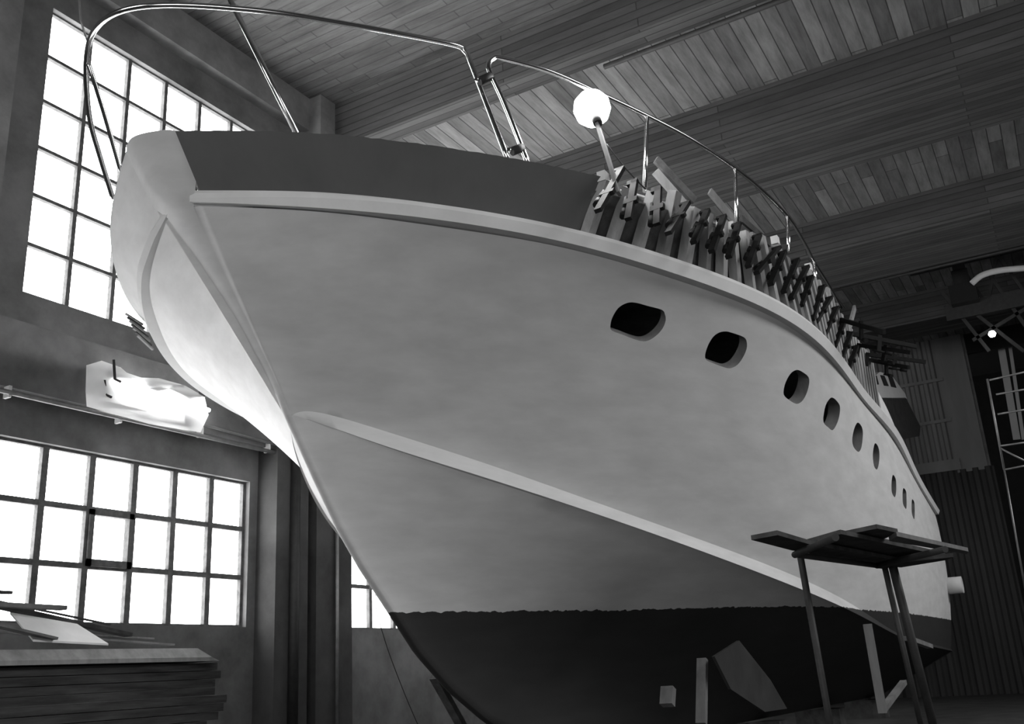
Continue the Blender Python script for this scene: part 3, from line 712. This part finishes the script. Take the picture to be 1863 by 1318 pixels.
nt.links.new(nz.outputs['Fac'], mr.inputs[0])
for t in (t1, t2): nt.links.new(mr.outputs[0], t.inputs[0])
nt.links.new(t1.outputs[0], mx.inputs[1]); nt.links.new(t2.outputs[0], mx.inputs[2]); nt.links.new(mx.outputs[0], o_.inputs[0])
mb.add(vs, fs, True); o = mb.build('torn_sheet', mt); tag(o, 'torn white sheet hanging on the wall beam, glowing over the strip light', 'sheet')
for i, (px, py, q, lab) in enumerate(((207, 655, 690, 'iron hook standing up above the white sheet'), (190, 692, 718, 'short iron bracket at the left end of the white sheet'), (362, 696, 716, 'iron spike on the beam right of the white sheet'))):
    a_ = yb(px, py, yS-.02); b_ = yb(px+2, q, yS-.02)
    o = MB().tube([a_, b_, b_+Vector((.1, 0, -.02))], .02, 8).build('wall_hook', M['iron']); tag(o, lab, 'hook')

# ================================================================ TIMBER STACK lower left
yst = 9.3
def stk(px, py, y=yst): return Vector(on(px, py, 1, y))
k = 0
rows = 9; ztop_s = 1.96
for r in range(rows):
    z = ztop_s-.10-.095*r; n = 3
    for c in range(n):
        y = 9.3+.22*c; xe = 9.2+random.uniform(-.35, .12)-(.0 if r < 4 else .10*(r-4)**1.2); x0 = 4.6+random.uniform(-.2, .2)
        o = MB().box((x0, y, z), (xe, y+.205, z+.088)).build('plank', M['timber_stack'])
        lab = 'dark plank in the big timber stack by the windows, '+('outer column' if c == 0 else 'buried column')
        tag(o, 'dark rough plank in the body of the timber stack under the windows', 'plank', 'dark planks of the timber stack')
# the pale thick slab on top with its slanted end
P = [(4.6, 9.25, ztop_s), (8.95, 9.25, ztop_s), (8.70, 9.25, ztop_s+.17), (4.6, 9.25, ztop_s+.17)]
o = MB().add([(4.6, 9.2, 1.965), (8.86, 9.2, 1.965), (8.86, 9.9, 1.965), (4.6, 9.9, 1.965), (4.6, 9.2, 2.01), (8.74, 9.2, 2.01), (8.45, 9.9, 2.01), (4.6, 9.9, 2.01), (4.6, 9.30, 2.12), (8.60, 9.30, 2.12), (8.35, 9.9, 2.12), (4.6, 9.9, 2.12)],
             [(0, 3, 2, 1), (8, 9, 10, 11)]+[(i+k, (i+1) % 4+k, (i+1) % 4+4+k, i+4+k) for k in (0, 4) for i in range(4)]).build('slab', M['timber_light'])
tag(o, 'pale thick slab with a slanted end lying on top of the timber stack', 'plank')
tops = [((0, 1101), (116, 1107), .12, .045, 'timber_mid', 'short square-ended plank sticking out highest on the stack', 9.5),
        ((0, 1104), (234, 1156), .14, .04, 'timber_dark', 'long dark board slanting down to the right over the windows', 9.7),
        ((80, 1112), (200, 1137), .03, .02, 'timber_dark', 'thin dark lath crossing in front of the panes', 9.9),
        ((40, 1150), (275, 1163), .12, .02, 'timber_light', 'flat pale board, upper of the two pointing right', 9.9),
        ((120, 1160), (312, 1174), .12, .02, 'timber_light', 'flat pale board, lower of the two pointing right', 9.8),
        ((0, 1140), (98, 1163), .14, .025, 'timber_mid', 'dull board at the left lying before the pale sheet', 9.28),
        ((0, 1078), (20, 1079), .06, .03, 'timber_dark', 'dark stub of wood at the left edge above the stack', 9.6)]
for i, (a_, b_, wd, th, mk, lab, yy) in enumerate(tops):
    p = stk(*a_, yy); q = stk(*b_, yy); d = (q-p); p = p-d.normalized()*1.2
    o = MB().beam(p, q, wd, th).build('board', M[mk]); tag(o, lab, 'board')

o = MB().prism([stk(60, 1168, 9.28), stk(197, 1175, 9.28), stk(140, 1139, 9.6), stk(18, 1118, 9.65)], (0, .0, .02)).build('board', M['sheet'])
tag(o, 'broad white board sloping down across the top of the stack', 'board')
# ================================================================ TRESTLE with planks, lower right
ZT = 2.5
def tz(px, py, z=ZT): return Vector(on(px, py, 2, z))
tr = empty('trestle', tz(1610, 1030)*1-Vector((0, 0, ZT)), 0, 'tall tubular trestle carrying the dark staging planks beside the hull', 'trestle'); t0 = tr.location
def leg(px0, py0, px1, py1, r, z0=ZT-.03, name='leg', m='iron', depthshift=0):
    a_ = Vector(on(px0, py0, 2, z0)); y = a_.y
    b_ = Vector(on(px1, py1, 1, y+depthshift))
    return MB().tube([a_-t0, b_-t0], r, 10).build(name, M[m], tr)
def vleg(px, py, qx, qy, r):
    a_ = Vector(on(px, py, 2, ZT-.03)); b_ = Vector(on(qx, qy, 1, a_.y)); d = (b_-a_); b_ = a_+d*(a_.z/-d.z)
    MB().tube([a_-t0, b_-t0], r, 12).build('leg', M['iron'], tr)
vleg(1456, 1012, 1476, 1125, .03); vleg(1609, 1030, 1640, 1165, .03); vleg(1624, 1030, 1661, 1175, .045)
def seg(p0, p1, y, r, name, m):
    a_ = Vector(on(*p0, 1, y)); b_ = Vector(on(*p1, 1, y)); MB().beam(a_-t0, b_-t0, r*2, r*1.4).build(name, M[m], tr)
yt2 = tz(1624, 1030).y
seg((1578, 1136), (1606, 1298), yt2, .035, 'brace', 'timber_mid'); seg((1606, 1292), (1644, 1242), yt2, .03, 'brace', 'timber_mid')
seg((1650, 1162), (1692, 1177), yt2, .035, 'brace', 'timber_mid')
# cross tubes under the planks
pA = tz(1440, 1006, ZT-.04); pB = tz(1470, 990, ZT-.04)
MB().tube([tz(1446, 1010, ZT-.05)-t0, tz(1520, 978, ZT-.05)-t0], .03, 10).build('cross_tube', M['iron'], tr)
MB().tube([tz(1595, 1030, ZT-.05)-t0, tz(1720, 1000, ZT-.05)-t0], .03, 10).build('cross_tube', M['iron'], tr)
MB().tube([tz(1450, 1010, ZT-.05)-t0, tz(1612, 1032, ZT-.05)-t0], .026, 10).build('cross_tube', M['iron'], tr)
def plank(corners, th, m, lab, z=ZT):
    P = [tz(a, b, z) for a, b in corners]
    o = MB().prism(P, (0, 0, th)).build('staging_plank', M[m]); tag(o, lab, 'plank', None); return o
plank([(1367, 983), (1415, 974), (1470, 990), (1640, 1022), (1600, 1030), (1440, 1002)], .036, 'timber_dark', 'dark staging plank reaching furthest left on the trestle')
plank([(1466, 990), (1530, 972), (1690, 1006), (1630, 1022)], .036, 'timber_dark', 'dark staging plank in the middle of the trestle top', ZT+.052)
plank([(1528, 976), (1596, 962), (1634, 970), (1600, 985), (1720, 1012), (1690, 1020)], .036, 'timber_dark', 'dark broad staging plank with an end block, nearest the hull', ZT+.104)
plank([(1618, 985), (1632, 976), (1762, 1004), (1760, 1009)], .04, 'timber_mid', 'pale-edged staging plank reaching furthest right on the trestle', ZT+.06)
plank([(1600, 1032), (1640, 1024), (1735, 1014), (1720, 1020), (1640, 1033)], .04, 'timber_dark', 'dark plank lowest at the right end of the trestle', ZT-.045)
# ================================================================ SHORES under the hull
def shore(px0, py0, px1, py1, y, w_, m, lab, name='shore'):
    a_ = Vector(on(px0, py0, 1, y)); b_ = Vector(on(px1, py1, 1, y)); o = MB().beam(a_, b_, w_, w_*.7).build(name, M[m]); tag(o, lab, 'prop'); return o
shore(1278, 1200, 1276, 1318, 4.6, .13, 'timber_mid', 'upright timber prop against the black bottom of the hull')
shore(1216, 1252, 1214, 1284, 4.9, .17, 'timber_mid', 'short wooden block wedged against the black bottom', 'wedge_block')
o = MB().prism([on(a, b, 1, 4.3) for a, b in ((1300, 1195), (1345, 1166), (1402, 1238), (1432, 1290), (1392, 1296), (1330, 1255))], (0, .04, 0)).build('paint_patch_panel', M['patch_panel']); tag(o, 'thin added panel standing for a lighter paint patch on the black bottom', 'board')  # added panel in place of a lighter patch in the hull paint
shore(790, 1232, 845, 1330, 7.6, .12, 'timber_dark', 'slanting prop behind the forefoot of the hull')
a_ = Vector(on(683, 1085, 1, 8.0)); b_ = Vector(on(700, 1165, 1, 8.0)); c_ = Vector(on(735, 1260, 1, 8.0)); d_ = Vector(on(765, 1330, 1, 8.0))
o = MB().tube([a_+Vector((-.05, -.3, .3)), a_, b_, c_, d_], .006, 6, 6).build('hanging_wire', M['rubber']); tag(o, 'thin dark wire hanging down before the far window', 'wire')
# keel blocks
for i, s in enumerate((3.2, 7, 11, 15, 19)):
    c = W(s, 0, 0); o = MB().box((-.3, -.5, 0), (.3, .5, max(.45, float(stem_z(s))-.05 if s < 5.5 else .46))).build('keel_block', M['timber_dark']); o.location = c
    tag(o, 'heavy timber block under the keel in the dark below the hull', 'block', 'keel blocks')

# ================================================================ FAR END: crane, scaffold, light
root = empty('overhead_crane', (31, 1.5, 9.0), 0, 'dark lattice crane girder high up at the far right', 'crane'); r0 = root.location
yA, yB2 = 2.6, -8.0; X = 31.0
zt = on(1740, 478, 0, X)[2]; zb = on(1760, 565, 0, X)[2]
g = MB(); g.beam((0, yA-1.5, zt-9), (0, yB2, zt-9), .16, .16); g.build('top_chord', M['iron'], root)
g = MB(); g.beam((0, on(1712, 530, 0, X)[1]-1.5, zb-9), (0, yB2, zb-9), .3, .5); g.build('bottom_chord', M['iron'], root)
y = on(1715, 520, 0, X)[1]-1.5; sg = 1
while y > -7:
    MB().beam((0, y, (zb if sg > 0 else zt)-9), (0, y-.55, (zt if sg > 0 else zb)-9), .09, .09).build('lattice_bar', M['iron'], root); y -= .55; sg = -sg
yt_ = on(1752, 520, 0, X)[1]
tz_ = on(1752, 545, 0, X)[2]-9; tt_ = on(1752, 480, 0, X)[2]-9
tm = MB().beam((-.3, yt_-1.5, tt_), (-.3, yt_-1.5, tz_), .35, .3).box((-.5, yt_-1.85, tz_-.25), (.1, yt_-1.1, tz_+.35)).tube([(-.3, yt_-1.5-.22, (tt_+tz_)/2), (-.3, yt_-1.5+.22, (tt_+tz_)/2)], .3, 14)
tm.build('trolley', M['black'], root)
for (p, q_) in (((1712, 530), (1800, 640)), ((1760, 560), (1863, 640)), ((1770, 620), (1870, 560)), ((1800, 500), (1870, 600))):
    a_ = Vector(on(*p, 0, X))-r0; b_ = Vector(on(*q_, 0, X))-r0; MB().beam(a_, b_, .10, .10).build('brace', M['iron'], root)
# curved pale boom above the girder
P = [Vector(on(px, py, 0, X-1))-r0 for px, py in ((1768, 516), (1785, 502), (1810, 494), (1840, 490), (1900, 486))]
MB().tube(P, .09, 10, 4).build('curved_pipe', M['pale_ply'], root)
MB().lathe(Vector(on(1805, 608, 0, X-.5))-r0, [(.001, -.10), (.07, -.08), (.11, 0), (.07, .08), (.001, .10)], 14).build('lamp', M['spark'], root)
# scaffold tower at the right edge
X = 24.0; root = empty('scaffold_tower', on(1800, 1150, 0, X), 0, 'thin tubular scaffold tower at the far right edge', 'scaffold'); r0 = root.location
def sc_(p, q_, r=.022, n='tube'): MB().tube([Vector(on(*p, 0, X))-r0, Vector(on(*q_, 0, X))-r0], r, 8).build(n, M['steel'], root)
sc_((1796, 690), (1827, 855), .025, 'upright'); sc_((1800, 692), (1870, 676)); sc_((1812, 718), (1870, 708)); sc_((1815, 754), (1870, 745)); sc_((1818, 812), (1870, 805)); sc_((1827, 855), (1870, 847)); sc_((1820, 816), (1870, 842), .02, 'brace')
sc_((1827, 855), (1870, 1100), .02, 'upright')
X2 = 40.5
vs = []
root = empty('lit_gap_strips', on(1830, 620, 0, X2), 0, 'tall pale strips standing for the lit edges of a door gap beyond the scaffold', 'door'); r0 = root.location
for (a_, b_, wd) in (((1818, 612), (1850, 800), .25), ((1836, 620), (1862, 800), .12)):
    MB().beam(Vector(on(*a_, 0, X2))-r0, Vector(on(*b_, 0, X2))-r0, wd, .06, up=(1, 0, 0)).build('lit_strip', M['cabin_white'], root)  # white bars put the light at the door gap into colour
# conduits under the roof beams
for i, (x, y0, y1, z, lab) in enumerate(((14.28, on(1085, 105, 2, 12.12)[1], -9, 12.12, 'thin dark pipe along the edge of the nearest roof beam'), (28.65, on(1517, 529, 2, 12.12)[1]+.6, -9, 12.12, 'thin dark pipe along the edge of the far roof beam'))):
    o = MB().tube([(x, y0, z), (x, y1, z)], .05, 8).build('ceiling_pipe', M['iron']); tag(o, lab, 'pipe')
for m in bpy.data.materials:
    if '_rng' in m: del m['_rng']
